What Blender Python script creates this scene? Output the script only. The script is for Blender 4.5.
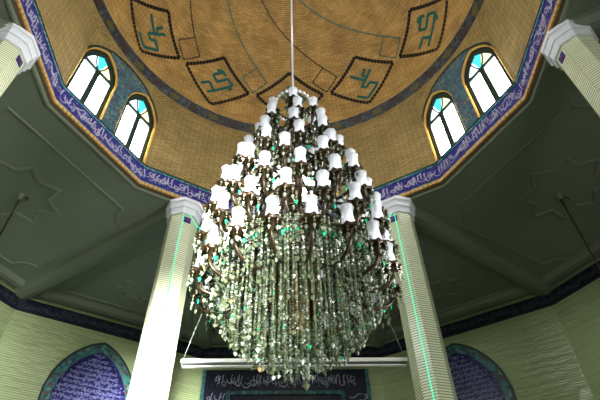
import bpy, bmesh, math, random
from mathutils import Vector, Matrix

PI = math.pi
C = bpy.context.scene.collection
for o in list(bpy.data.objects):
    bpy.data.objects.remove(o)
S = bpy.context.scene

# ------------------------------------------------------------------ camera
F, TILT, DIST, ROLL, CXP = 518.83, 0.8147, 3.596, 0.0065, 290.47
right = Vector((1, 0, 0)); up = Vector((0, -math.sin(TILT), math.cos(TILT))); fwd = Vector((0, math.cos(TILT), math.sin(TILT)))
cr, sr = math.cos(ROLL), math.sin(ROLL)
X = right * cr - up * sr
Y = right * sr + up * cr
cam = bpy.data.cameras.new('camera')
camo = bpy.data.objects.new('camera', cam); C.objects.link(camo)
M = Matrix((X, Y, -fwd)).transposed().to_4x4()
M.translation = Vector((0, -DIST, 0))
camo.matrix_world = M
cam.sensor_width = 36
cam.lens = F * 36 / 600
cam.shift_x = (300 - CXP) / 600
cam.clip_start = 0.05
S.camera = camo

# ------------------------------------------------------------------ world, exposure
w = bpy.data.worlds.new('World'); S.world = w; w.use_nodes = True
w.node_tree.nodes['Background'].inputs[0].default_value = (.8, .9, 1, 1)
w.node_tree.nodes['Background'].inputs[1].default_value = 1.0
S.view_settings.view_transform = 'Standard'
S.view_settings.look = 'None'
S.view_settings.exposure = 0.0
S.view_settings.gamma = 1
S.view_settings.use_curve_mapping = False
UPPER_PANE = 23.0      # daylight behind the dome windows
LOWER_PANE = .8      # daylight behind the hall windows
def hall_fill(az, ap, z, sx, sz, watts, spread, aim):
    """added fill lamp just inside a hall window, aimed at a chosen spot"""
    L = bpy.data.lights.new('daylight', 'AREA'); L.shape = 'RECTANGLE'; L.size = sx; L.size_y = sz
    L.energy = watts; L.spread = math.radians(spread); L.color = (1, 1, .94)
    o = bpy.data.objects.new('daylight', L); C.objects.link(o)  # fill lamp, added to brighten whatever it is aimed at
    a = math.radians(az); o.location = (ap * math.sin(a), ap * math.cos(a), z)
    o.rotation_euler = (Vector(aim) - o.location).to_track_quat('-Z', 'Y').to_euler()
hall_fill(180, 8.2, 1.4, 2.3, 3.0, 400, 13, (-2.3, 3.55, 3.0))  # narrow beam added to whiten the far left column
hall_fill(120, 8.2, 1.9, 2.3, 4.6, 140, 46, (-7.4, 2.6, 6.2))  # added to lift the left side of the ceiling
hall_fill(210, 8.2, 1.9, 2.3, 4.6, 62, 24, (-6.6, 6.0, 4.6))  # added to brighten the left back wall
hall_fill(150, 8.2, 1.9, 2.3, 4.6, 70, 110, (2.5, 4.0, 3.0))  # wide fill, added to lift the right side of the ceiling

# ------------------------------------------------------------------ constants of the place (metres, eye at z = 0)
R = 4.0; AP = R * math.cos(PI / 12)          # drum: twelve sides
RO = 8.64; APO = RO * math.cos(PI / 12)      # outer walls: twelve sides
FLOOR = -1.6; CEIL = 7.24
DR, DZ = 3.835, 10.47                        # dome radius and springing
rad = math.radians
def pol(r, az, z=0.0):
    return Vector((r * math.sin(rad(az)), r * math.cos(rad(az)), z))

# ------------------------------------------------------------------ materials
def rgb(h):
    v = [int(h[i:i + 2], 16) / 255 for i in (0, 2, 4)]
    return tuple(((c + .055) / 1.055) ** 2.4 if c > .04045 else c / 12.92 for c in v) + (1,)
class NT:
    def __init__(s, name):
        s.m = bpy.data.materials.new(name); s.m.use_nodes = True
        s.t = s.m.node_tree; s.b = s.t.nodes['Principled BSDF']
    def n(s, kind, **kw):
        nd = s.t.nodes.new(kind)
        for k, v in kw.items():
            if k.startswith('_'): setattr(nd, k[1:], v)
            else:
                key = k.replace('__', ' ')
                nd.inputs[key].default_value = v
        return nd
    def l(s, a, b): s.t.links.new(a, b)
def flat(name, col, rough=.5, metal=0., **kw):
    t = NT(name); t.b.inputs['Base Color'].default_value = col if not isinstance(col, str) else rgb(col)
    t.b.inputs['Roughness'].default_value = rough; t.b.inputs['Metallic'].default_value = metal
    for k, v in kw.items(): t.b.inputs[k.replace('__', ' ')].default_value = v
    return t.m
def emit(name, col, s):
    t = NT(name)
    e = t.n('ShaderNodeEmission'); e.inputs[0].default_value = col; e.inputs[1].default_value = s
    t.l(e.outputs[0], t.t.nodes['Material Output'].inputs[0])
    return t.m
def bricks(name, c1, c2, mortar, bw, rh, mort, rough=.7, bump=.25, var=.35, noise_scale=2.2, spec=.4, wavy=0):
    t = NT(name)
    uv = t.n('ShaderNodeUVMap')
    br = t.n('ShaderNodeTexBrick', Scale=1.0, Mortar__Size=mort, Mortar__Smooth=.3, Bias=0.0, Brick__Width=bw, Row__Height=rh)
    br.offset = .5
    br.inputs['Color1'].default_value = rgb(c1); br.inputs['Color2'].default_value = rgb(c2); br.inputs['Mortar'].default_value = rgb(mortar)
    t.l(uv.outputs[0], br.inputs['Vector'])
    nz = t.n('ShaderNodeTexNoise', Scale=noise_scale, Detail=6.0, Roughness=.65)
    t.l(uv.outputs[0], nz.inputs['Vector'])
    ramp = t.n('ShaderNodeMapRange'); ramp.inputs[1].default_value = .3; ramp.inputs[2].default_value = .7
    ramp.inputs[3].default_value = 1 - var; ramp.inputs[4].default_value = 1 + var * .4
    t.l(nz.outputs[0], ramp.inputs[0])
    mx = t.n('ShaderNodeMix', _data_type='RGBA', _blend_type='MULTIPLY'); mx.inputs[0].default_value = 1
    t.l(br.outputs[0], mx.inputs[6]); t.l(ramp.outputs[0], mx.inputs[7])
    t.l(mx.outputs[2], t.b.inputs['Base Color'])
    t.b.inputs['Roughness'].default_value = rough
    t.b.inputs['Specular IOR Level'].default_value = spec
    if bump:
        bp = t.n('ShaderNodeBump', Strength=bump, Distance=.01); bp.invert = True
        t.l(br.outputs['Fac'], bp.inputs['Height']); t.l(bp.outputs[0], t.b.inputs['Normal'])
        if wavy:     # hand-set glazed tiles never lie quite flat
            mp = t.n('ShaderNodeMapping'); mp.inputs['Scale'].default_value = (3.0, 11.0, 1)
            t.l(uv.outputs[0], mp.inputs['Vector'])
            n2 = t.n('ShaderNodeTexNoise', Scale=1.0, Detail=2.0); t.l(mp.outputs[0], n2.inputs['Vector'])
            b2 = t.n('ShaderNodeBump', Strength=1.0, Distance=wavy)
            t.l(n2.outputs[0], b2.inputs['Height']); t.l(b2.outputs[0], bp.inputs['Normal'])
    return t.m
def mosaic(name, cols, scale, rough=.3, spec=.5):
    """floral faience: small cells picked out of a palette"""
    t = NT(name)
    uv = t.n('ShaderNodeUVMap')
    v = t.n('ShaderNodeTexVoronoi', Scale=scale, Randomness=.75)
    t.l(uv.outputs[0], v.inputs['Vector'])
    sp = t.n('ShaderNodeSeparateColor'); t.l(v.outputs['Color'], sp.inputs[0])
    rp = t.n('ShaderNodeValToRGB'); rp.color_ramp.interpolation = 'CONSTANT'
    e = rp.color_ramp.elements
    e[0].position = 0; e[0].color = rgb(cols[0][1])
    e[1].position = cols[1][0]; e[1].color = rgb(cols[1][1])
    for p, c in cols[2:]:
        k = e.new(p); k.color = rgb(c)
    t.l(sp.outputs[0], rp.inputs[0])
    t.l(rp.outputs[0], t.b.inputs['Base Color'])
    t.b.inputs['Roughness'].default_value = rough; t.b.inputs['Specular IOR Level'].default_value = spec
    return t.m
def paint(name, c, rough=.6, var=.12, scale=.8):
    t = NT(name)
    g = t.n('ShaderNodeTexCoord'); nz = t.n('ShaderNodeTexNoise', Scale=scale, Detail=4.0)
    t.l(g.outputs['Object'], nz.inputs['Vector'])
    r = t.n('ShaderNodeMapRange'); r.inputs[1].default_value = .3; r.inputs[2].default_value = .7; r.inputs[3].default_value = 1 - var; r.inputs[4].default_value = 1 + var * .5
    t.l(nz.outputs[0], r.inputs[0])
    mx = t.n('ShaderNodeMix', _data_type='RGBA', _blend_type='MULTIPLY'); mx.inputs[0].default_value = 1
    mx.inputs[6].default_value = rgb(c); t.l(r.outputs[0], mx.inputs[7])
    t.l(mx.outputs[2], t.b.inputs['Base Color']); t.b.inputs['Roughness'].default_value = rough
    return t.m
M_ = {}
M_['dome_brick'] = bricks('dome brick', 'cca764', 'b28e4e', '826435', .2, .05, .007, .75, .2, .4, 1.4)
M_['drum_brick'] = bricks('drum brick', 'a8905a', '927c48', '66542e', .22, .055, .008, .75, .25, .3, 1.6)
M_['col_tile'] = bricks('column tile', 'eef2d8', 'e4ecc8', '98a47e', 23.0, .043, .009, .22, .3, .12, .9, .5)
M_['wall_tile'] = bricks('wall tile', 'b4c292', 'a8b686', '88956a', 23.0, .05, .008, .12, .3, .2, .5, .6, .03)
M_['plaster'] = paint('ceiling plaster', '70796a', .6, .08, .5)
M_['olive'] = paint('olive plaster', '7c8a5a', .6, .1, 1.0)
M_['white_paint'] = flat('white capital paint', 'dfe2ea', .45)
M_['blue_tile'] = mosaic('blue frieze ground', [(0, '26237a'), (.45, '2c2b86'), (.7, '1b1b58'), (.9, '3d4a94')], 40, .3)
M_['navy_tile'] = mosaic('navy ground', [(0, '0c0d22'), (.4, '121430'), (.7, '0a0c14'), (.9, '2c3040')], 30, .35)
M_['teal_edge'] = mosaic('turquoise border', [(0, '2f7f86'), (.4, '6f93a4'), (.65, '1f5560'), (.85, '8fa0a4')], 26, .3)
M_['dark_green'] = flat('dark green line', '10302a', .35)
M_['floral'] = mosaic('floral panel', [(0, '3c6268'), (.3, '3f5a72'), (.52, '527c7c'), (.72, '303a5c'), (.88, '5e5048'), (.95, '8a8050')], 20, .35)
M_['ring_tile'] = mosaic('dome ring mosaic', [(0, '23262c'), (.3, '2b3c4a'), (.5, '15181e'), (.75, '33342c'), (.9, '4c4a44')], 16, .4)
M_['olive_flower'] = flat('olive medallion', '4c4a16', .45)
M_['rust_flower'] = flat('rust medallion', '33221f', .45)
M_['script'] = flat('white script', 'aeaec6', .35)
M_['script_dim'] = flat('grey script', '4c505c', .4)
M_['script_mauve'] = flat('mauve script', '686b98', .35)
M_['tan_header'] = flat('tan header brick', 'c89d5c', .7)
M_['soffit'] = flat('shaded brown soffit', '4a3a20', .8)  # dark brown carries the shadow under the header bricks
M_['black_glaze'] = flat('black glazed brick', '0d0f18', .4)
M_['teal_glaze'] = flat('teal glazed brick', '14605a', .4)
M_['gold_lit_edge'] = flat('gold lit reveal edge', 'd0a444', .35, .2)  # gold tube stands in for light catching the reveal's edge
M_['win_frame'] = flat('dark green window frame', '16302c', .4)
M_['pane'] = emit('daylight pane', (1, 1, 1, 1), UPPER_PANE)
M_['pane_cyan'] = emit('cyan pane', (.1, .85, .85, 1), 1.2)
M_['pane_yellow'] = emit('yellow pane', (1, .97, .5, 1), 2.0)
M_['pane_blue'] = emit('blue pane', (.25, .5, 1, 1), 1.5); M_['pane_pale'] = emit('pale blue pane', (.72, .86, 1, 1), 4.0)
M_['pane_low'] = emit('hall daylight pane', (1, 1, .96, 1), LOWER_PANE)
M_['arch_border'] = mosaic('arch border', [(0, '2c5f62'), (.35, '3f7876'), (.6, '21464e'), (.82, '5e4038'), (.9, '5a8a84')], 13, .3)
M_['arch_field'] = mosaic('arch field', [(0, '1c1a50'), (.3, '252360'), (.6, '15143c'), (.82, '45487c'), (.94, '686c98')], 22, .25)
M_['led'] = emit('cyan light rope', (.08, .95, .6, 1), 1.3)
M_['rod_dark'] = flat('dark rod', '20241e', .5)
M_['tube_white'] = flat('white batten', 'e8eae6', .4)
M_['tube_dark'] = flat('dark batten trim', '20281f', .5)
M_['wire'] = flat('pale wire', '9aa094', .4)
M_['bronze'] = flat('dark bronze', '2a1e0c', .3, .5)
M_['amber'] = flat('amber brass', '4a300e', .3, .5)
M_['arm_brown'] = flat('brown brass arm', '2e2210', .35, .3)
M_['rod_white'] = flat('pale chain', 'cfd2d6', .35, .3)
M_['floor'] = paint('pale stone floor', '9aa08a', .5, .1, .6)
M_['lower_frame'] = flat('hall window frame', '4a4a40', .5)
# lamp glass: clear frosted tulip
t = NT('tulip glass')
t.b.inputs['Base Color'].default_value = (.86, .89, .94, 1); t.b.inputs['Roughness'].default_value = .12
tr = t.n('ShaderNodeBsdfTranslucent'); tr.inputs[0].default_value = (.86, .89, .94, 1)
tp = t.n('ShaderNodeBsdfTransparent')
m1 = t.n('ShaderNodeMixShader'); m1.inputs[0].default_value = .5
m2 = t.n('ShaderNodeMixShader'); m2.inputs[0].default_value = .4
t.l(t.b.outputs[0], m1.inputs[1]); t.l(tr.outputs[0], m1.inputs[2])
t.l(m1.outputs[0], m2.inputs[1]); t.l(tp.outputs[0], m2.inputs[2])
t.l(m2.outputs[0], t.t.nodes['Material Output'].inputs[0])
M_['tulip'] = t.m
M_['pearl'] = flat('white glass beads', 'e4e6ea', .15)
M_['bulb'] = emit('lit bulb', (1, .97, .95, 1), 2.0)
# crystal: clear cut glass beads, sparkle and glints painted in as random bead colours
t = NT('crystal')
gi = t.n('ShaderNodeNewGeometry')
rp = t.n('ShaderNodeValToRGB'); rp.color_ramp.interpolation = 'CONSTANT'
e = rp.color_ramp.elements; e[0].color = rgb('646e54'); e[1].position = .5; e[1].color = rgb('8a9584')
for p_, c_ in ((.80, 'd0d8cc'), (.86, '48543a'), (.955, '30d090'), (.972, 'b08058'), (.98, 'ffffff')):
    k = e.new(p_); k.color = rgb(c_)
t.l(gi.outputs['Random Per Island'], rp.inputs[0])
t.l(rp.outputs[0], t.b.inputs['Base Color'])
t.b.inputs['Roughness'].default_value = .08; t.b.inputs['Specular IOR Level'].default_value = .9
tp = t.n('ShaderNodeBsdfTransparent'); tp.inputs[0].default_value = (.85, .92, .85, 1)
m2 = t.n('ShaderNodeMixShader'); m2.inputs[0].default_value = .3
t.l(t.b.outputs[0], m2.inputs[1]); t.l(tp.outputs[0], m2.inputs[2])
t.l(m2.outputs[0], t.t.nodes['Material Output'].inputs[0])
M_['crystal'] = t.m

# ------------------------------------------------------------------ mesh builder
class MB:
    def __init__(s): s.v = []; s.f = []; s.uv = []; s.mi = []; s.mats = []; s.sm = []
    def mat(s, m):
        if m not in s.mats: s.mats.append(m)
        return s.mats.index(m)
    def face(s, pts, m=None, uvs=None, smooth=False):
        b = len(s.v); s.v += [tuple(p) for p in pts]; s.f.append(tuple(range(b, b + len(pts))))
        s.uv.append(uvs); s.mi.append(s.mat(m) if m else 0); s.sm.append(smooth)
    def poly(s, verts, faces, m=None, smooth=False):
        b = len(s.v); s.v += [tuple(p) for p in verts]
        k = s.mat(m) if m else 0
        for f in faces:
            s.f.append(tuple(b + i for i in f)); s.uv.append(None); s.mi.append(k); s.sm.append(smooth)
    def box(s, cx, sx, m=None, mw=None):
        x, y, z = cx; a, b, c = [q / 2 for q in sx]
        vs = [Vector((x + i * a, y + j * b, z + k * c)) for i in (-1, 1) for j in (-1, 1) for k in (-1, 1)]
        if mw: vs = [mw @ p for p in vs]
        s.poly(vs, [(0, 1, 3, 2), (4, 6, 7, 5), (0, 4, 5, 1), (2, 3, 7, 6), (0, 2, 6, 4), (1, 5, 7, 3)], m)
    def tube(s, pts, r, n=8, m=None, cap=True):
        pts = [Vector(p) for p in pts]; rs = r if isinstance(r, (list, tuple)) else [r] * len(pts)
        vs = []; fs = []; ref = None
        for i, p in enumerate(pts):
            d = (pts[min(i + 1, len(pts) - 1)] - pts[max(i - 1, 0)]).normalized()
            if ref is None: ref = Vector((0, 0, 1)) if abs(d.z) < .9 else Vector((1, 0, 0))
            a = d.cross(ref)
            if a.length < 1e-6: a = d.orthogonal()
            a.normalize(); b_ = d.cross(a).normalized(); ref = a.cross(d).normalized() if a.cross(d).length > 1e-6 else ref
            for k in range(n):
                q = 2 * PI * k / n
                vs.append(p + (a * math.cos(q) + b_ * math.sin(q)) * rs[i])
        for i in range(len(pts) - 1):
            for k in range(n):
                fs.append((i * n + k, i * n + (k + 1) % n, (i + 1) * n + (k + 1) % n, (i + 1) * n + k))
        if cap: fs += [tuple(range(n))[::-1], tuple((len(pts) - 1) * n + k for k in range(n))]
        s.poly(vs, fs, m, True)
    def lathe(s, prof, n=16, c=(0, 0, 0), m=None, rf=None, smooth=True, ph=0.0):
        vs = []; fs = []
        for i, (r, z) in enumerate(prof):
            for k in range(n):
                a = 2 * PI * k / n + ph; rr = r * (rf(a, i) if rf else 1)
                vs.append((c[0] + rr * math.cos(a), c[1] + rr * math.sin(a), c[2] + z))
        for i in range(len(prof) - 1):
            for k in range(n):
                fs.append((i * n + k, i * n + (k + 1) % n, (i + 1) * n + (k + 1) % n, (i + 1) * n + k))
        s.poly(vs, fs, m, smooth)
    def octa(s, c, r, h, m=None, r2=None):
        x, y, z = c
        s.poly([(x + r, y, z), (x, y + r, z), (x - r, y, z), (x, y - r, z), (x, y, z + h), (x, y, z - (r2 or h))],
               [(0, 1, 4), (1, 2, 4), (2, 3, 4), (3, 0, 4), (1, 0, 5), (2, 1, 5), (3, 2, 5), (0, 3, 5)], m)
    def build(s, name, mat=None, parent=None, origin=None):
        me = bpy.data.meshes.new(name)
        if origin is not None:
            o_ = Vector(origin); me.from_pydata([tuple(Vector(p) - o_) for p in s.v], [], s.f)
        else: me.from_pydata(s.v, [], s.f)
        uvl = me.uv_layers.new(name='UVMap')
        for p, u in zip(me.polygons, s.uv):
            for j, li in enumerate(p.loop_indices):
                if u: uvl.data[li].uv = u[j]
                else:
                    co = me.vertices[me.loops[li].vertex_index].co
                    uvl.data[li].uv = (co.x + co.y, co.z)
        for p, k, sm in zip(me.polygons, s.mi, s.sm): p.material_index = k; p.use_smooth = sm
        for m in (s.mats or [mat]): me.materials.append(m)
        me.update()
        o = bpy.data.objects.new(name, me); C.objects.link(o)
        if origin is not None: o.location = origin
        if parent:
            o.parent = parent
            if origin is None: o.matrix_parent_inverse = pinv(parent)
        return o
def pinv(p):
    m = Matrix.Translation(p.location) @ p.rotation_euler.to_matrix().to_4x4()
    return m.inverted()
def tag(o, label, cat, group=None, kind=None):
    o['label'] = label; o['category'] = cat
    if group: o['group'] = group
    if kind: o['kind'] = kind
    return o
def empty(name, loc):
    o = bpy.data.objects.new(name, None); C.objects.link(o); o.location = loc; o.empty_display_size = .1
    return o

class Side:
    """a vertical plane facing the centre: s runs along it, z up, d is the distance towards the centre"""
    def __init__(s, az, ap, a=None, b=None):
        if a is None:
            s.o = pol(ap, az); s.t = Vector((math.cos(rad(az)), -math.sin(rad(az)), 0))
        else:
            a = Vector(a); b = Vector(b); s.t = (b - a).normalized(); s.o = (a + b) / 2; s.len = (b - a).length
        s.n = Vector((-s.t.y, s.t.x, 0))
        if s.n.dot(s.o) > 0: s.n = -s.n
        s.az = az
    def p(s, u, z, d=0.0):
        return s.o + s.t * u + s.n * d + Vector((0, 0, z))
def squad(mb, sd, u0, u1, z0, z1, d, m):
    mb.face([sd.p(u0, z0, d), sd.p(u1, z0, d), sd.p(u1, z1, d), sd.p(u0, z1, d)], m, [(u0, z0), (u1, z0), (u1, z1), (u0, z1)])
def sbox(mb, sd, u0, u1, z0, z1, d0, d1, m):
    P = sd.p
    vs = [P(u, z, d) for u in (u0, u1) for z in (z0, z1) for d in (d0, d1)]
    mb.poly(vs, [(0, 1, 3, 2), (4, 6, 7, 5), (0, 4, 5, 1), (2, 3, 7, 6), (0, 2, 6, 4), (1, 5, 7, 3)], m)
def ribbon(mb, sd, pts, wd, d, m):
    """a brush stroke of width wd (number or list) laid on a side"""
    n = len(pts)
    L = []; Rr = []
    for i, (u, z) in enumerate(pts):
        a = pts[max(0, i - 1)]; b = pts[min(n - 1, i + 1)]
        dx, dz = b[0] - a[0], b[1] - a[1]; q = math.hypot(dx, dz) or 1
        ww = (wd[i] if isinstance(wd, list) else wd) / 2
        L.append((u - dz / q * ww, z + dx / q * ww)); Rr.append((u + dz / q * ww, z - dx / q * ww))
    for i in range(n - 1):
        mb.face([sd.p(*L[i], d), sd.p(*Rr[i], d), sd.p(*Rr[i + 1], d), sd.p(*L[i + 1], d)], m)
def script_line(mb, sd, u0, u1, z0, z1, rng, m, wd=.03, d=.006):
    """a line of flowing thuluth-like strokes"""
    h = z1 - z0; u = u0 + .03
    while u < u1 - .08:
        k = rng.random()
        if k < .42:      # tall upright
            sl = rng.uniform(-.03, .03); top = z0 + h * rng.uniform(.8, .97); bot = z0 + h * rng.uniform(.15, .45)
            ribbon(mb, sd, [(u + sl + .02, top), (u + sl, top - .04 * h), (u, (top + bot) / 2), (u - sl * .3, bot)], [wd * 1.3, wd, wd * .8, wd * .5], d, m)
            u += h * rng.uniform(.16, .26)
        elif k < .72:    # bowl
            ww = h * rng.uniform(.3, .55); zc = z0 + h * rng.uniform(.35, .75); a0 = rng.uniform(PI * .9, PI * 1.1); a1 = rng.uniform(PI * 1.9, PI * 2.2)
            ws = []
            pts = []
            for i in range(8):
                a = a0 + (a1 - a0) * i / 7
                pts.append((u + ww / 2 + ww / 2 * math.cos(a), max(z0 + .01, zc + h * .28 * math.sin(a)))); ws.append(wd * (.5 + .7 * math.sin(PI * i / 7)))
            ribbon(mb, sd, pts, ws, d + .001, m)
            u += ww * rng.uniform(.5, .9)
        elif k < .88:    # loop
            r = h * rng.uniform(.08, .14); zc = z0 + h * rng.uniform(.3, .75)
            ribbon(mb, sd, [(u + r + r * math.cos(a * PI / 4), zc + r * math.sin(a * PI / 4)) for a in range(9)], wd * .8, d + .002, m)
            ribbon(mb, sd, [(u + 2 * r, zc), (u + 2.4 * r, zc - .12 * h), (u + 1.2 * r, max(z0 + .01, zc - .28 * h))], wd * .8, d + .002, m)
            u += r * 2.4
        else:            # sweep
            ww = h * rng.uniform(.7, 1.1); zc = z0 + h * rng.uniform(.3, .7); s_ = rng.choice((-1, 1))
            ribbon(mb, sd, [(u + ww * i / 6, zc + s_ * h * .14 * math.sin(PI * 2 * i / 6) + h * .1 * i / 6) for i in range(7)], [wd * q for q in (.5, .9, 1.1, 1, .9, .7, .4)], d + .003, m)
            u += ww * .45
        for _ in range(rng.choice((0, 1, 1, 2))):
            du, dz = u + rng.uniform(-.1, .05), z0 + h * rng.uniform(.08, .92); q = wd * .6
            mb.face([sd.p(du - q, dz, d + .004), sd.p(du, dz - q, d + .004), sd.p(du + q, dz, d + .004), sd.p(du, dz + q, d + .004)], m)

rng = random.Random(5)
NAMES = {0: 'back', 30: 'back_right', 60: 'right_back', 90: 'right', 120: 'right_front', 150: 'front_right', 180: 'front',
         210: 'front_left', 240: 'left_front', 270: 'left', 300: 'left_back', 330: 'back_left'}

# ------------------------------------------------------------------ floor
mb = MB(); mb.face([pol(RO + .3, 15 + 30 * k, FLOOR) for k in range(12)][::-1], M_['floor'])
tag(mb.build('floor'), 'pale stone floor of the hall below the chandelier', 'floor', kind='structure')

# ------------------------------------------------------------------ outer walls
corner = {k: pol(RO, k) for k in range(15, 375, 30)}
corner[315] = Vector((-6.20, 6.13, 0)); corner[45] = Vector((5.86, 6.11, 0))
osides = {}
for az in range(0, 360, 30):
    osides[az] = Side(az, APO, corner[(az - 15) % 360], corner[az + 15])
low_win = (120, 150, 180, 210, 240)
win_no = [0]
def next_win():
    win_no[0] += 1; return 'window_%d' % win_no[0]
for az, sd in osides.items():
    h = sd.len / 2
    mb = MB()
    m = M_['wall_tile']
    if az in low_win:      # tall hall window: opening from .2 to 4.6
        w2 = 1.25; z0, z1 = -.6, 4.4
        squad(mb, sd, -h, -w2, FLOOR, z1, 0, m); squad(mb, sd, w2, h, FLOOR, z1, 0, m)
        squad(mb, sd, -w2, w2, FLOOR, z0, 0, m); squad(mb, sd, -h, h, z1, CEIL + .1, 0, m)
        for (a, b) in (((-w2, z0), (w2, z0)), ((w2, z0), (w2, z1)), ((w2, z1), (-w2, z1)), ((-w2, z1), (-w2, z0))):
            mb.face([sd.p(a[0], a[1], 0), sd.p(b[0], b[1], 0), sd.p(b[0], b[1], -.2), sd.p(a[0], a[1], -.2)], m)
    else:
        squad(mb, sd, -h, h, FLOOR, CEIL + .1, 0, m)
    wo = mb.build('wall_' + NAMES[az])
    tag(wo, 'glossy pale green tiled wall, %s side of the hall' % NAMES[az].replace('_', ' '), 'wall', kind='structure')
    mb = MB(); squad(mb, sd, -h, h, 7.13, 7.34, .03, M_['olive']); sbox(mb, sd, -h, h, 7.11, 7.14, 0, .06, M_['olive'])
    mb.build('cornice_strip', None, wo)
    mb = MB()
    sbox(mb, sd, -h + .01, h - .01, 6.80, 7.12, 0, .05, M_['navy_tile'])
    mb.build('dark_frieze', None, wo)
    mb = MB(); 
    for q in range(2): script_line(mb, sd, -h, h, (6.84, 6.84)[q], (7.09, 7.0)[q], rng, M_['script_dim'], .012, .056 + .004 * q)
    mb.build('frieze_script', None, wo)
    if az in low_win:
        wn = next_win()
        fr = MB()
        for u in (-w2 + .04, -.42, .42, w2 - .04): sbox(fr, sd, u - .04, u + .04, z0, z1, -.2, -.1, M_['lower_frame'])
        for z in (z0 + .04, 1.0, 2.8, z1 - .04): sbox(fr, sd, -w2, w2, z - .04, z + .04, -.2, -.1, M_['lower_frame'])
        f = fr.build(wn); tag(f, 'tall hall window in the %s wall' % NAMES[az].replace('_', ' '), 'window', kind='structure')
        pn = MB(); squad(pn, sd, -w2, w2, z0, z1, -.17, M_['pane_low']); pn.build('pane', None, f)

# ------------------------------------------------------------------ ceiling of the ambulatory
mb = MB(); pm = M_['plaster']
for az in range(0, 360, 30):
    a0, a1 = az - 15, az + 15
    i0, i1 = pol(R + .045, a0, CEIL), pol(R + .045, a1, CEIL)
    o0, o1 = corner[a0 % 360] + Vector((0, 0, CEIL)), corner[a1 % 360 if a1 % 360 in corner else a1] + Vector((0, 0, CEIL))
    mb.face([i0, o0, o1, i1], pm)
ceil = tag(mb.build('ceiling'), 'grey green moulded plaster ceiling around the dome', 'ceiling', kind='structure')
# cove along the outer wall
prof = [(0, -.06), (.10, -.045), (.22, -.10), (.34, -.085), (.42, -.02), (.46, 0)]
for az, sd in osides.items():
    h = sd.len / 2; mb = MB()
    for (d0, z0), (d1, z1) in zip(prof, prof[1:]):
        k0, k1 = d0 * .268, d1 * .268
        mb.face([sd.p(-h + k0, CEIL + z0, d0), sd.p(h - k0, CEIL + z0, d0), sd.p(h - k1, CEIL + z1, d1), sd.p(-h + k1, CEIL + z1, d1)], pm, smooth=True)
    mb.build('cove', None, ceil)
def mould(path, wd, ht, name, closed=False, m=None):
    """rounded plaster moulding following a path on the ceiling"""
    mb = MB(); n = len(path); rows = []
    for i, p in enumerate(path):
        a = path[(i - 1) % n] if closed else path[max(0, i - 1)]
        b = path[(i + 1) % n] if closed else path[min(n - 1, i + 1)]
        d1 = (Vector(p) - Vector(a)); d2 = (Vector(b) - Vector(p))
        d1 = d1.normalized() if d1.length > 1e-6 else d2.normalized()
        d2 = d2.normalized() if d2.length > 1e-6 else d1
        t_ = (d1 + d2).normalized(); nn = Vector((-t_.y, t_.x)); sc = 1 / max(.45, nn.dot(Vector((-d1.y, d1.x))))
        row = []
        for k in range(7):
            a_ = PI * k / 6
            q = Vector(p) + nn * (wd / 2 * math.cos(a_) * sc)
            row.append((q.x, q.y, CEIL + .003 - ht * math.sin(a_)))
        rows.append(row)
    rng_ = range(n) if closed else range(n - 1)
    for i in rng_:
        j = (i + 1) % n
        for k in range(6):
            mb.face([rows[i][k], rows[j][k], rows[j][k + 1], rows[i][k + 1]], m or pm, smooth=False)
    return mb.build(name, None, ceil)
V2 = lambda v: Vector((v[0], v[1]))
# beams from each column to the two wall corners beside it
for ca in range(30, 390, 60):
    for sgn in (-1, 1):
        A = V2(pol(4.15, ca + sgn * 2)); B_ = V2(corner[(ca + sgn * 15) % 360])
        mould([A, B_], .46, .18, 'beam')
# ceiling edge bead beside the brick cornice
mould([V2(pol(R + .10, 15 + 30 * k)) for k in range(12)], .09, .03, 'edge_bead', True)
def star(c, r0, r1, rot, name):
    pts = []
    for k in range(16):
        a = rot + k * PI / 8; r = r0 if k % 2 == 0 else r1
        pts.append(Vector((c[0] + r * math.cos(a), c[1] + r * math.sin(a))))
    mould(pts, .10, .035, name, True)
def notched(pts, rr, name):
    """frame moulding round a bay with a concave arc at each corner"""
    n = len(pts); path = []
    for i in range(n):
        p, a, b = pts[i], pts[i - 1], pts[(i + 1) % n]
        d1 = (a - p).normalized(); d2 = (b - p).normalized()
        s0 = p + d1 * rr; s1 = p + d2 * rr
        path.append(s0)
        a0 = math.atan2(d1.y, d1.x); a1 = math.atan2(d2.y, d2.x)
        da = (a1 - a0 + PI) % (2 * PI) - PI
        for k in range(1, 6):
            q = a0 + da * k / 6
            path.append(p + Vector((math.cos(q), math.sin(q))) * rr)
        path.append(s1)
    mould(path, .06, .03, name, True)
star_at = {}
for wa in range(0, 360, 60):       # bays facing the window sides
    a = rad(wa); e = Vector((math.sin(a), math.cos(a))); tt = Vector((math.cos(a), -math.sin(a)))
    F2 = lambda u, r: e * r + tt * u
    notched([F2(-1.72, 4.55), F2(1.72, 4.55), F2(1.76, 7.75), F2(-1.76, 7.75)], .38, 'frame_moulding')
    star_at[wa] = F2(0, 5.98)
    star(star_at[wa], .82, .58, a + .2, 'star_moulding')
for wa in range(30, 390, 60):      # triangular bays behind the columns
    a = rad(wa); e = Vector((math.sin(a), math.cos(a))); tt = Vector((math.cos(a), -math.sin(a)))
    F2 = lambda u, r: e * r + tt * u
    notched([F2(0, 5.1), F2(1.45, 7.8), F2(-1.45, 7.8)], .1, 'frame_moulding')
    star(F2(0, 7.0), .42, .28, a, 'star_moulding')

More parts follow.
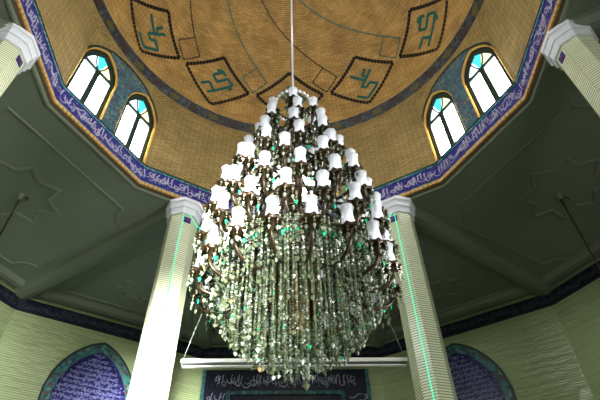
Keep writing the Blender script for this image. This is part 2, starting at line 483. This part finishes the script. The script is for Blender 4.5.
# ------------------------------------------------------------------ drum under the dome
ZW0, ZW1, ZR = 7.82, 9.95, 10.22
def arch_top(x, hw, zs, za):
    q = min(1, abs(x) / hw)
    return zs + (za - zs) * ((1 - q ** 2) ** .6 * .75 + .25 * (1 - q)) if q < 1 else zs
WIN_C, WIN_H, WZ0, WZS, WZA = .585, .425, 7.86, 9.08, 9.70
def panel_top(u): return 9.93 - .38 * u * u if abs(u) < WIN_C else min(9.93 - .38 * u * u, arch_top(abs(u) - WIN_C, WIN_H, WZS, WZA) + .05)
mb = MB(); bm_, fl = M_['drum_brick'], M_['floral']
hs = R * math.sin(PI / 12)
reveal = MB()
for az in range(0, 360, 30):
    sd = Side(az, AP)
    if az % 60 == 0:
        cuts = sorted(set([-hs, hs, 0, .08, -.08] + [c * WIN_C + WIN_H * q / 8 for c in (-1, 1) for q in range(-8, 9)]))
        for a, b in zip(cuts, cuts[1:]):
            mid = (a + b) / 2
            za0, zb0 = ZW0, ZW0
            inw = None
            for c in (-1, 1):
                if abs(mid - c * WIN_C) < WIN_H: inw = c
            ta, tb = (panel_top(a), panel_top(b)) if abs(mid) < WIN_C + WIN_H else (ZW0, ZW0)
            if inw is not None:
                squad(mb, sd, a, b, ZW0, WZ0, 0, bm_)
                za0, zb0 = arch_top(a - inw * WIN_C, WIN_H, WZS, WZA), arch_top(b - inw * WIN_C, WIN_H, WZS, WZA)
            if abs(mid) < WIN_C + WIN_H:
                mb.face([sd.p(a, za0), sd.p(b, zb0), sd.p(b, tb), sd.p(a, ta)], fl, [(a, za0), (b, zb0), (b, tb), (a, ta)])
                za0, zb0 = ta, tb
            mb.face([sd.p(a, za0), sd.p(b, zb0), sd.p(b, ZW1), sd.p(a, ZW1)], bm_, [(a, za0), (b, zb0), (b, ZW1), (a, ZW1)])
        for c in (-1, 1):
            out = [(c * WIN_C - WIN_H, WZ0)] + [(c * WIN_C + WIN_H * q / 8, arch_top(WIN_H * q / 8, WIN_H, WZS, WZA)) for q in range(-8, 9)] + [(c * WIN_C + WIN_H, WZ0)]
            for (p, q) in zip(out, out[1:] + out[:1]):
                mb.face([sd.p(*p), sd.p(*q), sd.p(*q, -.22), sd.p(*p, -.22)], M_['tan_header'])
    else:
        squad(mb, sd, -hs, hs, ZW0, ZW1, 0, bm_)
    # from the twelve sides to the round ring
    N = 10
    for k in range(N):
        u0, u1 = -hs + 2 * hs * k / N, -hs + 2 * hs * (k + 1) / N
        a0, a1 = az - 15 + 30 * k / N, az - 15 + 30 * (k + 1) / N
        mb.face([sd.p(u0, ZW1), sd.p(u1, ZW1), pol(3.93, a1, ZR), pol(3.93, a0, ZR)], bm_, [(u0 * .7 + ZW1 * .7, ZW1 * .7 - u0 * .7), (u1 * .7 + ZW1 * .7, ZW1 * .7 - u1 * .7), (u1 * .7 + ZR * .7, ZR * .7 - u1 * .7), (u0 * .7 + ZR * .7, ZR * .7 - u0 * .7)])
drum = tag(mb.build('wall_drum'), 'tan brick drum with paired arched windows under the dome', 'wall', kind='structure')
for az in range(0, 360, 60):
    sd = Side(az, AP); mb = MB()
    us = [-1.0 + .05 * k for k in range(41)]
    ribbon(mb, sd, [(u, panel_top(u)) for u in us], .05, .008, M_['dark_green'])
    mb.build('panel_outline', None, drum)

# windows
for az in (0, 60, 300, 120, 180, 240):
    sd = Side(az, AP)
    for c in (-1, 1):
        u0 = c * WIN_C
        wn = next_win()
        fr = MB()
        g = M_['win_frame']
        oth = [(u0 - WIN_H, WZ0)] + [(u0 + WIN_H * q / 8, arch_top(WIN_H * q / 8, WIN_H, WZS, WZA)) for q in range(-8, 9)] + [(u0 + WIN_H, WZ0)]
        def inset(pts, k):
            cx, cz = u0, (WZ0 + WZS) / 2 + .2
            res = []
            for (x, z) in pts:
                res.append((x - math.copysign(min(k, abs(x - u0)), x - u0), z + (k if z < WZ0 + .01 else -k * (1 if z > WZS + .05 else .3))))
            return res
        inn = inset(oth, .095)
        for (p, q, p2, q2) in zip(oth, oth[1:] + oth[:1], inn, inn[1:] + inn[:1]):
            fr.face([sd.p(*p, -.075), sd.p(*q, -.075), sd.p(*q2, -.075), sd.p(*p2, -.075)], g)
            fr.face([sd.p(*p2, -.075), sd.p(*q2, -.075), sd.p(*q2, -.115), sd.p(*p2, -.115)], g)
        sbox(fr, sd, u0 - .055, u0 + .055, WZ0, WZS - .02, -.115, -.07, g)
        sbox(fr, sd, u0 - WIN_H, u0 + WIN_H, WZS - .095, WZS - .01, -.115, -.065, g)
        f = fr.build(wn)
        tag(f, {0: 'arched clerestory window behind the chandelier', 300: 'arched clerestory window on the left, %s of the pair' % ('nearer' if c < 0 else 'farther'), 60: 'arched clerestory window on the right, %s of the pair' % ('nearer' if c > 0 else 'farther')}.get(az, 'arched clerestory window at the near side of the dome'), 'window', kind='structure')
        pn = MB(); squad(pn, sd, u0 - WIN_H, u0 + WIN_H, WZ0, WZS - .05, -.10, M_['pane']); pn.build('pane', None, f)
        # fanlight: three coloured lights cut by two ribs
        def top(x): return arch_top(x - u0, WIN_H, WZS, WZA)
        arc = [(u0 + WIN_H * math.cos(PI * k / 24) * .93, 0) for k in range(25)]
        arc = [(x, top(x) - .04) for x, _ in arc]
        hub = (u0, WZS - .04)
        for (k0, k1, mat) in ((0, 9, 'pane_yellow'), (9, 15, 'pane_cyan'), (15, 24, 'pane_pale')):
            fp = MB()
            for k in range(k0, k1):
                fp.face([sd.p(*hub, -.10), sd.p(*arc[k], -.10), sd.p(*arc[k + 1], -.10)], M_[mat])
            fp.build('fanlight_pane', None, f)
        rb = MB()
        for k0, bend in ((9, .05), (15, -.05)):
            q = arc[k0]
            rb.tube([sd.p(hub[0] + (q[0] - hub[0]) * i_ / 6 + bend * math.sin(PI * i_ / 6), hub[1] + (q[1] - hub[1]) * i_ / 6, -.09) for i_ in range(7)], .016, 6, g)
        rb.build('fanlight_rib', None, f)
        gr = MB(); gr.tube([sd.p(x, z, -.035) for x, z in oth[:1] + oth[1:-1] + oth[-1:]], .024, 8, M_['gold_lit_edge']); gr.build('gold_lit_edge', None, f)

# frieze below the drum
for az in range(0, 360, 30):
    sd = Side(az, AP); mb = MB()
    squad(mb, sd, -hs, hs, 7.385, 7.75, .0, M_['blue_tile'])
    sbox(mb, sd, -hs, hs, 7.75, 7.795, -.01, .012, M_['teal_edge'])
    sbox(mb, sd, -hs, hs, 7.795, 7.825, -.01, .02, M_['dark_green'])
    sbox(mb, sd, -hs, hs, 7.35, 7.385, -.01, .012, M_['teal_edge'])
    squad(mb, sd, -hs, hs, 7.27, 7.35, 0, M_['soffit'])
    mb.face([sd.p(-hs, 7.27), sd.p(hs, 7.27), sd.p(hs + .012, CEIL, -.045), sd.p(-hs - .012, CEIL, -.045)], M_['soffit'])
    tr = mb.build('trim_%d' % (az // 30 + 1))
    tag(tr, 'blue calligraphy frieze with tan brick edge, %s side of the drum' % NAMES[az].replace('_', ' '), 'frieze', kind='structure')
    mb = MB(); n = 24
    for k in range(n):
        u = -hs + 2 * hs * (k + .5) / n
        sbox(mb, sd, u - .036, u + .036, 7.275, 7.345, -.005, .03, M_['tan_header'])
    mb.build('header_course', None, tr)
    mb = MB(); 
    for q in range(2): script_line(mb, sd, -hs + .01, hs - .01, (7.40, 7.40)[q], (7.74, 7.66)[q], rng, M_['script'], (.027, .017)[q], .006 + .005 * q)
    mb.build('calligraphy', None, tr)

# ------------------------------------------------------------------ dome
def dp(az, el, off=0.0, rr=DR, zc=DZ):
    r = rr - off
    return Vector((r * math.cos(rad(el)) * math.sin(rad(az)), r * math.cos(rad(el)) * math.cos(rad(az)), zc + r * math.sin(rad(el))))
mb = MB(); NA, NE = 96, 32
for j in range(NE):
    e0, e1 = 90 * j / NE, 90 * (j + 1) / NE
    for i in range(NA):
        a0, a1 = 360 * i / NA, 360 * (i + 1) / NA
        k = DR * PI / 180
        uvs = [(a0 * k, e0 * k), (a1 * k, e0 * k), (a1 * k, e1 * k), (a0 * k, e1 * k)]
        pts = [dp(a0, e0), dp(a1, e0), dp(a1, e1), dp(a0, e1)]
        if j == NE - 1: pts, uvs = pts[:3], uvs[:3]
        mb.face(pts, M_['dome_brick'], uvs, True)
dome = tag(mb.build('ceiling_dome'), 'tan brick dome with dark square kufic panels and spiral lines', 'dome', kind='structure')
# ring of tile at the springing
mb = MB(); N = 144
for i in range(N):
    a0, a1 = 360 * i / N, 360 * (i + 1) / N; k = 3.9 * PI / 180
    for (r0, z0, r1, z1, mt) in ((3.93, ZR, 3.95, ZR + .03, 'dark_green'), (3.95, ZR + .03, 3.84, DZ - .02, 'ring_tile'), (3.84, DZ - .02, 3.835, DZ, 'black_glaze')):
        mb.face([pol(r0, a0, z0), pol(r0, a1, z0), pol(r1, a1, z1), pol(r1, a0, z1)], M_[mt], [(a0 * k, z0), (a1 * k, z0), (a1 * k, z1), (a0 * k, z1)])
ring = mb.build('tile_ring', None, dome)
mb = MB()
for q in range(48):
    az = q * 7.5 + 2; r_, z_ = 3.893, (ZR + DZ) / 2
    c = pol(r_ - .006, az, z_); t_ = Vector((math.cos(rad(az)), -math.sin(rad(az)), 0)); u_ = Vector((-math.sin(rad(az)) * .4, -math.cos(rad(az)) * .4, .9)).normalized()
    mb.face([c + t_ * .13 * math.cos(2 * PI * k / 10) + u_ * .075 * math.sin(2 * PI * k / 10) for k in range(10)], M_['olive_flower'] if q % 2 == 0 else M_['rust_flower'])
mb.build('ring_medallion', None, ring)
def dots(mb, az0, el0, az1, el1, size, gap, m):
    """a row of glazed brick ends laid along the dome between two points"""
    p0, p1 = dp(az0, el0), dp(az1, el1); n = max(1, round((p1 - p0).length / gap))
    for i in range(n):
        f = (i + .5) / n; az, el = az0 + (az1 - az0) * f, el0 + (el1 - el0) * f
        c = dp(az, el, .006); t_ = Vector((math.cos(rad(az)), -math.sin(rad(az)), 0)); nn = (Vector((0, 0, DZ)) - c).normalized(); u_ = nn.cross(t_)
        mb.face([c + t_ * size * .8, c + u_ * size, c - t_ * size * .8, c - u_ * size], m)
DES = {
 'ali': [[(.36, .18), (.41, .37)], [(.52, .16), (.57, .66), (.71, .65), (.70, .50), (.93, .5), (.94, .93), (.63, .94)], [(.11, .47), (.57, .47)], [(.40, .37), (.56, .37)]],
 'moh': [[(.87, .29), (.53, .295), (.52, .495), (.84, .495), (.84, .70), (.09, .705)], [(.08, .45), (.33, .455), (.29, .705)], [(.70, .21), (.84, .24)], [(.66, .78), (.76, .76)], [(.80, .36), (.87, .36)]],
 'three': [[(.2, .28), (.8, .28), (.8, .78), (.62, .8)], [(.22, .45), (.8, .45)], [(.24, .6), (.6, .6)]]}
for k in range(12):
    az0 = k * 30; des = ('three', 'ali', 'moh')[k % 3]
    L_, T_, R_, B_ = (az0 - 13.4, 16.2), (az0, 28.3), (az0 + 13.4, 16.2), (az0, 3.8)
    mb = MB()
    for a, b in ((L_, T_), (T_, R_), (R_, B_), (B_, L_)): dots(mb, *a, *b, .072, .098, M_['black_glaze'])
    sq = mb.build('kufic_square', None, dome)
    mb = MB()
    def loc(u, v):
        u, v = .5 + (u - .5) * .9, .5 + (v - .5) * .9
        if des == 'moh':   # u from L to T, v from L to B
            return (L_[0] + u * (T_[0] - L_[0]) + v * (B_[0] - L_[0]), L_[1] + u * (T_[1] - L_[1]) + v * (B_[1] - L_[1]))
        return (T_[0] + u * (R_[0] - T_[0]) + v * (L_[0] - T_[0]), T_[1] + u * (R_[1] - T_[1]) + v * (L_[1] - T_[1]))
    for st in DES[des]:
        for a, b in zip(st, st[1:]): dots(mb, *loc(*a), *loc(*b), .062, .07, M_['teal_glaze'])
    mb.build('kufic_letters', None, sq)
    # small square and spiral line between two panels
    c0 = az0 + 15; mt = M_['teal_glaze'] if k % 2 == 1 else M_['black_glaze']
    mb = MB(); q = [(c0 - 5.3, 23), (c0, 28.8), (c0 + 5.3, 23), (c0, 17)]
    for a, b in zip(q, q[1:] + q[:1]): dots(mb, *a, *b, .034, .064, mt)
    mb.build('small_square', None, dome)
    mb = MB(); prev = None
    for i in range(26):
        h_ = i * 2.0; p = (c0 - (h_ + .0095 * h_ * h_), 28.8 + h_)
        if prev: dots(mb, *prev, *p, .034, .064, mt)
        prev = p
    mb.build('spiral_line', None, dome)

# ------------------------------------------------------------------ columns
def column(az, label):
    c = pol(4.06 if abs(az) < 60 else (4.12 if az < 0 else 4.15), az * (1.012 if abs(az) < 60 else .997), FLOOR)
    root = empty('column', c); tag(root, label, 'column', 'tiled columns under the drum', 'thing')
    ph = math.atan2(-c.y, -c.x) + PI / 8      # a face looks at the centre
    r = .285; n = 8
    mb = MB()
    a = [ph + 2 * PI * k / n for k in range(n)]
    e_ = 2 * r * math.sin(PI / 8)
    top = 6.92
    for k in range(n):
        p, q = a[k], a[(k + 1) % n]
        P = lambda an, z: (c.x + r * math.cos(an), c.y + r * math.sin(an), z)
        mb.face([P(p, FLOOR), P(q, FLOOR), P(q, top), P(p, top)], M_['col_tile'], [(k * e_, 0), ((k + 1) * e_, 0), ((k + 1) * e_, top - FLOOR), (k * e_, top - FLOOR)])
    mb.build('shaft', None, root)
    mb = MB()
    mb.lathe([(.282, 6.89), (.312, 6.892), (.312, 6.94), (.306, 6.95), (.318, 7.0), (.336, 7.03), (.352, 7.032), (.352, 7.075), (.345, 7.085), (.352, 7.12), (.372, 7.155), (.388, 7.157), (.388, 7.235), (.0, 7.238)], 8, (c.x, c.y, 0), M_['white_paint'], smooth=False, ph=ph)
    mb.build('capital', None, root)
    inw = Vector((-c.x, -c.y, 0)).normalized(); tt = Vector((-inw.y, inw.x, 0))
    f0 = Vector((c.x, c.y, 0)) + inw * (r * math.cos(PI / 8))
    mb = MB(); P = lambda u, z, d: f0 + tt * u + inw * d + Vector((0, 0, z))
    vs = [P(u, z, d) for u in (-.065, .065) for z in (6.69, 6.82) for d in (0, .012)]
    mb.poly(vs, [(0, 1, 3, 2), (4, 6, 7, 5), (0, 4, 5, 1), (2, 3, 7, 6), (0, 2, 6, 4), (1, 5, 7, 3)], M_['blue_tile'])
    pl = mb.build('plaque', None, root)
    mb = MB(); mb.face([P(.03 * math.cos(2 * PI * k / 8), 6.755 + .03 * math.sin(2 * PI * k / 8), .014) for k in range(8)], flat('red flower', '7a2a3a', .4))
    mb.build('flower', None, pl)
    return c, f0, inw, tt, ph, r
cols = {}
for az, lb in ((-30, 'white tiled octagonal column left of the chandelier, behind it'), (30, 'white tiled octagonal column right of the chandelier, behind it'),
               (-90, 'pale tiled column end with stepped white capital in the top left corner'), (90, 'pale tiled column end with stepped white capital in the top right corner')):
    cols[az] = column(az, lb)
# light ropes down the two far columns
for az, lb in ((-30, 'cyan light rope running down the column left of the chandelier'), (30, 'cyan light rope running down the column right of the chandelier')):
    c, f0, inw, tt, ph, r = cols[az]
    mb = MB()
    mb.tube([f0 + inw * .012 + tt * (-.085 if az < 0 else .03) + Vector((0, 0, z)) for z in (FLOOR + .02, 3, 6.87)], .007, 6, M_['led'])
    ro = mb.build('light_rope'); tag(ro, lb, 'light rope')
    mb = MB(); pts = []
    for k in range(25):
        a = ph - PI / 8 + (1 if az < 0 else -1) * PI * k / 24 * .8
        sag = .16 * abs(math.sin(k / 24 * PI * 2))
        pts.append((c.x + .33 * math.cos(a), c.y + .33 * math.sin(a), 6.87 - sag))
    mb.tube(pts, .008, 6, M_['led']); mb.build('swag', None, ro)

# ------------------------------------------------------------------ tiled blind arches on the two back side walls
def blind_arch(sd, uc, hw, zs, za, label):
    root = empty('tiled_arch', sd.p(uc, FLOOR, .0)); tag(root, label, 'tile panel', 'blind tiled arches')
    def prof(h, zss, zaa, n=14):
        # flat four-centred arch
        pts = [(uc - h, FLOOR)]
        for k in range(-n, n + 1):
            q = abs(k) / n
            pts.append((uc + h * k / n, zss + (zaa - zss) * ((1 - q ** 2.2) ** .6 * .74 + .26 * (1 - q))))
        return pts + [(uc + h, FLOOR)]
    A, Bp, Cp = prof(hw, zs, za), prof(hw - .05, zs, za - .06), prof(hw - .21, zs - .05, za - .25)
    mb = MB()
    for (p, q, p2, q2) in zip(A, A[1:], Bp, Bp[1:]):
        mb.face([sd.p(*p, .05), sd.p(*q, .05), sd.p(*q2, .05), sd.p(*p2, .05)], M_['dark_green'])
        mb.face([sd.p(*p, .0), sd.p(*q, .0), sd.p(*q, .05), sd.p(*p, .05)], M_['dark_green'])
    mb.build('outline', None, root)
    mb = MB()
    for (p, q, p2, q2) in zip(Bp, Bp[1:], Cp, Cp[1:]):
        mb.face([sd.p(*p, .04), sd.p(*q, .04), sd.p(*q2, .04), sd.p(*p2, .04)], M_['arch_border'], [p, q, q2, p2])
        mb.face([sd.p(*p2, .0), sd.p(*q2, .0), sd.p(*q2, .04), sd.p(*p2, .04)], M_['dark_green'])
    mb.build('border', None, root)
    mb = MB()
    top = Cp[1:-1]
    for p, q in zip(top, top[1:]):
        mb.face([sd.p(p[0], FLOOR, .015), sd.p(q[0], FLOOR, .015), sd.p(*q, .015), sd.p(*p, .015)], M_['arch_field'], [(p[0], FLOOR), (q[0], FLOOR), q, p])
    fd = mb.build('field', None, root)
    # rows of pale lettering
    mb = MB(); z = za - .42
    while z > 3.9:
        us = [u for u, zz in top if zz > z + .1]
        if us: script_line(mb, sd, min(us) + .01, max(us) - .01, z, z + .10, rng, M_['script_mauve'], .016, .02)
        z -= .115
    mb.build('lettering', None, fd)
blind_arch(osides[330], -.17, .99, 5.25, 6.55, 'pointed blue tile arch with turquoise border on the wall left of the chandelier')
blind_arch(osides[30], -.26, 1.0, 5.25, 6.6, 'pointed blue tile arch with turquoise border on the wall right of the chandelier')

# ------------------------------------------------------------------ tiled portal on the back wall
sd = osides[0]
root = empty('tile_portal', sd.p(-.2, FLOOR)); tag(root, 'dark tiled portal with white calligraphy band under the chandelier', 'portal')
x0, x1, zt = -2.19, 1.89, 6.48
mb = MB()
for (a, b, c_, d_) in ((x0, x0 + .08, FLOOR, zt), (x1 - .08, x1, FLOOR, zt)): sbox(mb, sd, a, b, c_, d_, 0, .07, M_['arch_border'])
mb.build('side_border', None, root)
mb = MB()
sbox(mb, sd, x0 + .08, x1 - .08, 5.92, zt, 0, .05, M_['navy_tile'])
sbox(mb, sd, x0 + .08, x0 + .62, FLOOR, 5.92, 0, .05, M_['navy_tile']); sbox(mb, sd, x1 - .62, x1 - .08, FLOOR, 5.92, 0, .05, M_['navy_tile'])
band = mb.build('band', None, root)
mb = MB(); script_line(mb, sd, x0 + .3, x1 - .3, 5.97, 6.38, rng, M_['script'], .02, .056)
script_line(mb, sd, x0 + .3, x1 - .3, 6.0, 6.36, rng, M_['script'], .014, .062)
for xa, xb in ((x0 + .14, x0 + .56), (x1 - .56, x1 - .14)):
    z = 5.9
    while z > 4.4:
        script_line(mb, sd, xa, xb + .1, z - .34, z, rng, M_['script'], .018, .056); z -= .36
mb.build('calligraphy', None, band)
mb = MB()
sbox(mb, sd, x0 + .62, x1 - .62, 5.83, 5.92, 0, .08, M_['arch_border'])
sbox(mb, sd, x0 + .62, x0 + .71, FLOOR, 5.83, 0, .08, M_['arch_border']); sbox(mb, sd, x1 - .71, x1 - .62, FLOOR, 5.83, 0, .08, M_['arch_border'])
mb.build('inner_border', None, root)
mb = MB(); squad(mb, sd, x0 + .71, x1 - .71, FLOOR, 5.83, .02, M_['navy_tile'])
mb.build('niche_panel', None, root)
mb = MB(); sbox(mb, sd, -.9, .5, 5.62, 5.70, .02, .05, M_['olive_flower']); mb.build('gilt_line', None, root)

# ------------------------------------------------------------------ long white batten hung between the far columns
yb = 3.86; z = 4.2
root = empty('batten_light', (0, yb, z - .1)); tag(root, 'long white batten hung on wires below the chandelier', 'light fitting')
mb = MB(); mb.box((.04, yb, z), (3.56, .10, .06), M_['tube_white']); mb.build('housing', None, root)
mb = MB(); mb.box((.04, yb, z - .062), (3.5, .07, .04), M_['tube_dark']); mb.build('diffuser', None, root)
mb = MB(); mb.box((.04, yb - .02, z - .092), (3.5, .05, .02), M_['tube_white']); mb.build('lower_rail', None, root)
for sg, xe, xt in ((-1, -1.72, -1.0), (1, 1.80, 1.08)):
    mb = MB(); mb.tube([(xe, yb, z + .04), (xt, yb + .02, 7.36)], .006, 5, M_['wire']); mb.build('wire', None, root)

# ------------------------------------------------------------------ rods hanging from the ceiling stars
for wa, lb in ((300, 'thin dark rod hanging from the ceiling star on the left'), (60, 'thin dark rod hanging from the ceiling star on the right')):
    c = star_at[wa]
    if wa == 300: c = Vector((-5.10, 3.07))
    else: c = Vector((5.12, 3.16))
    root = empty('hanging_rod', (c.x, c.y, CEIL)); tag(root, lb, 'rod', 'rods hanging from the ceiling stars')
    mb = MB(); mb.tube([(c.x, c.y, CEIL - .02), (c.x, c.y, 3.6)], .016, 6, M_['rod_dark']); mb.build('rod', None, root)
    mb = MB(); mb.lathe([(.0, -.12), (.05, -.1), (.07, -.03), (.08, 0)], 10, (c.x, c.y, CEIL), M_['plaster']); mb.build('ceiling_cup', None, root)
    mb = MB(); mb.tube([(c.x + .10 + .05 * math.cos(q), c.y, CEIL - .09 + .05 * math.sin(q)) for q in [k * PI / 5 - 1.2 for k in range(8)]], .012, 6, M_['rod_dark']); mb.build('hook', None, root)

# ------------------------------------------------------------------ chandelier
ch = empty('chandelier', (0, 0, 1.86)); tag(ch, 'huge tiered crystal chandelier with glass tulip lamps hanging under the dome', 'chandelier')
mb = MB(); mb.tube([(0, 0, 5.6), (0, 0, 14.28)], .013, 8, M_['rod_white']); mb.build('suspension_rod', None, ch)
mb = MB(); mb.lathe([(.02, 14.05), (.09, 14.1), (.14, 14.2), (.15, 14.29)], 16, (0, 0, 0), M_['amber']); mb.build('ceiling_cup', None, ch)
mb = MB(); mb.lathe([(.02, 2.25), (.06, 2.3), (.10, 2.4), (.12, 2.6), (.13, 3.3), (.14, 3.5), (.08, 3.6), (.06, 3.9), (.09, 4.0), (.05, 4.15), (.045, 4.5), (.08, 4.6), (.04, 4.7), (.035, 5.2), (.06, 5.3), (.03, 5.4), (.02, 5.65)], 20, (0, 0, 0), M_['amber']); mb.build('stem', None, ch)
for k in range(8):
    a = 2 * PI * k / 8; mb = MB(); mb.tube([(.2 * math.cos(a), .2 * math.sin(a), 2.5), (.2 * math.cos(a), .2 * math.sin(a), 3.75)], .025, 8, M_['amber']); mb.build('inner_tube', None, ch)
for r_, z_ in ((.27, 3.03), (.5, 3.02), (.68, 2.92), (.79, 2.76)):
    mb = MB(); mb.tube([(r_ * math.cos(2 * PI * k / 48), r_ * math.sin(2 * PI * k / 48), z_) for k in range(49)], .012, 6, M_['amber' if r_ < .3 else 'arm_brown'], cap=False); mb.build('hoop', None, ch)
mb = MB()
for k in range(26):
    a = 2 * PI * k / 26; mb.octa((.23 * math.cos(a), .23 * math.sin(a), 5.52), .027, .036)
mb.tube([(.23 * math.cos(2 * PI * k / 26), .23 * math.sin(2 * PI * k / 26), 5.52) for k in range(27)], .006, 5, None, cap=False)
mb.build('bead_hoop', M_['pearl'], ch)
# one lamp: arm with bobeche, tulip shade and drops, built once per tier
TIERS = [(.06, 5.62, 1), (.28, 5.27, 6), (.40, 4.87, 8), (.52, 4.47, 10), (.64, 4.07, 12), (.74, 3.73, 13), (.80, 3.42, 16), (.83, 3.11, 17), (.82, 2.80, 17)]
def smoothpath(P, n=5):
    out = []
    for i in range(len(P) - 1):
        p0, p1, p2, p3 = [Vector(P[max(0, min(len(P) - 1, i + k))]) for k in (-1, 0, 1, 2)]
        for j in range(n):
            t = j / n
            out.append(.5 * ((2 * p1) + (p2 - p0) * t + (2 * p0 - 5 * p1 + 4 * p2 - p3) * t * t + (3 * p1 - p0 - 3 * p2 + p3) * t ** 3))
    return out + [Vector(P[-1])]
bob = MB(); bob.lathe([(.0, -.035), (.022, -.03), (.03, 0), (.065, .012), (.085, .035), (.08, .04), (.03, .02), (.028, .045), (.0, .05)], 16, m=M_['bronze'], rf=lambda a, i: 1 + (.13 * math.cos(8 * a) if i in (3, 4, 5) else 0))
for k in range(8):
    a = 2 * PI * k / 8; bob.octa((.078 * math.cos(a), .078 * math.sin(a), .005), .022, .03, M_['bronze'])
bob_o = bob.build('bobeche', None)
sh = MB(); sh.lathe([(.028, .03), (.046, .045), (.053, .085), (.050, .13), (.044, .18), (.046, .215), (.057, .262), (.055, .262), (.046, .215), (.038, .18), (.044, .13), (.047, .085)], 24, m=M_['tulip'], rf=lambda a, i: 1 + (.045 * math.cos(6 * a) if i in (5, 6, 7, 8) else 0.05 * math.cos(12 * a)))
sh_o = sh.build('shade', None)
bu = MB(); bu.lathe([(.0, .04), (.014, .045), (.016, .11), (.022, .14), (.014, .18), (.0, .2)], 8, m=M_['bulb'])
bu_o = bu.build('bulb', None)
dr = MB()
for k in range(8):
    a = 2 * PI * k / 8; x, y = .083 * math.cos(a), .083 * math.sin(a)
    for j in range(2): dr.octa((x, y, -.015 - .03 * j), .010, .014)
    dr.octa((x, y, -.09), .015, .02, None, .04)
dr_o = dr.build('crystal_fringe', M_['crystal']); dr_o['kind'] = 'stuff'
bits = (bob_o, sh_o, bu_o, dr_o)
first = True
def adopt(src, par, loc):
    o = src.copy(); C.objects.link(o); o.parent = par; o.location = loc; return o
for ti, (r_, z_, n) in enumerate(TIERS):
    # arm of this tier, lying in the x-z plane, origin at the cup
    if n == 1: pth = [(-.05, 0, -.30), (-.02, 0, -.15), (0, 0, -.03)]
    else: pth = [(-r_ + .06, 0, -.05), (-r_ * .75, 0, -.10), (-r_ * .45, 0, -.20), (-r_ * .18, 0, -.20), (-.02, 0, -.12), (0, 0, -.03)] if r_ < .6 else [(-.40, 0, .02), (-.34, 0, -.08), (-.20, 0, -.17), (-.06, 0, -.15), (-.0, 0, -.09), (0, 0, -.03)]
    mb = MB(); mb.tube(smoothpath(pth), .016, 8, M_['arm_brown'])
    proto = mb.build('arm', None)
    if r_ > .6:
        hm = MB(); hm.tube([((r_ - .4) * math.cos(2 * PI * k / 40), (r_ - .4) * math.sin(2 * PI * k / 40), z_ - .08) for k in range(41)], .016, 6, M_['arm_brown'], cap=False); hm.build('tier_hoop', None, ch)
        hm = MB()
        for k in range(4): hm.tube([(.04 * math.cos(k * PI / 2), .04 * math.sin(k * PI / 2), z_ - .02), ((r_ - .4) * math.cos(k * PI / 2), (r_ - .4) * math.sin(k * PI / 2), z_ - .08)], .012, 6, M_['arm_brown'])
        hm.build('tier_spokes', None, ch)
    for k in range(n):
        a = 2 * PI * (k + (.5 if ti % 2 else .15)) / n
        o = proto if k == 0 else proto.copy()
        if k: C.objects.link(o)
        o.parent = ch; o.location = (r_ * math.cos(a), r_ * math.sin(a), z_ - .1 - 1.86); o.rotation_euler = (0, 0, a)
        for s_ in bits: adopt(s_, o, (0, 0, 0))
for s_ in bits: bpy.data.objects.remove(s_)
# garlands dropping between tiers
mb = MB()
for (ra, za, n), (rb, zb, _) in zip(TIERS[1:-1], TIERS[2:]):
    for k in range(n):
        a = 2 * PI * (k + .25) / n
        for j in range(9):
            f = j / 8; r_ = ra * .82 + (rb * .86 - ra * .82) * f; zz = za - .12 + (zb - .2 - za) * f - .06 * math.sin(PI * f)
            mb.octa((r_ * math.cos(a), r_ * math.sin(a), zz), .02, .024)
gl = mb.build('crystal_garland', M_['crystal'], ch); gl['kind'] = 'stuff'
# strands of beads that make the hanging bowl
def zbot(r):
    xs = [(0, 1.95), (.1, 1.96), (.25, 2.01), (.4, 2.10), (.55, 2.23), (.68, 2.42), (.76, 2.56), (.82, 2.66), (.95, 2.75)]
    for (a, b), (c_, d_) in zip(xs, xs[1:]):
        if r <= c_: return b + (d_ - b) * (r - a) / (c_ - a)
    return 2.7
RINGS = [(.09, 12, 3.0), (.2, 24, 3.03), (.31, 34, 3.03), (.42, 44, 3.02), (.53, 52, 3.0), (.62, 58, 2.97), (.69, 64, 2.92), (.76, 70, 2.86), (.81, 76, 2.80)]
def strand_mesh(zt, zb):
    m = MB(); z = zt
    while z > zb + .06:
        m.octa((0, 0, z - zb), .0115, .0105); z -= .0205
    m.octa((0, 0, .03), .018, .02, None, .032)
    return m
spots = []
for r_, n, zt in RINGS:
    for k in range(n):
        a = 2 * PI * (k + rng.uniform(-.25, .25)) / n
        spots.append((r_, a, zt, zbot(r_)))
# those nearest the viewer are parts of their own
spots.sort(key=lambda s: s[0] * math.sin(s[1]))
cache = {}
rest = MB()
for i, (r_, a, zt, zb) in enumerate(spots):
    x, y = r_ * math.cos(a), r_ * math.sin(a)
    if i < 99:
        if r_ not in cache:
            o = strand_mesh(zt, zb).build('crystal_strand', M_['crystal']); cache[r_] = o
        else:
            o = cache[r_].copy(); C.objects.link(o)
        o.parent = ch; o.location = (x, y, zb - 1.86); o.rotation_euler = (0, 0, a * 3)
    else:
        z = zt; dz = rng.uniform(-.05, .03)
        while z > zb + .06 + dz:
            rest.octa((x, y, z), .0115, .0105); z -= .0205
        rest.octa((x, y, zb + .03 + dz), .018, .02, None, .032)
ro = rest.build('crystal_strands', M_['crystal'], ch); ro['kind'] = 'stuff'
mb = MB()
for j in range(6): mb.octa((.07, .1, 2.03 - j * .027), .012, .014)
mb.octa((.07, .1, 1.88), .032, .034); mb.build('bottom_drop', M_['crystal'], ch)

ch.location.x += .04      # hangs a hand's breadth off the axis
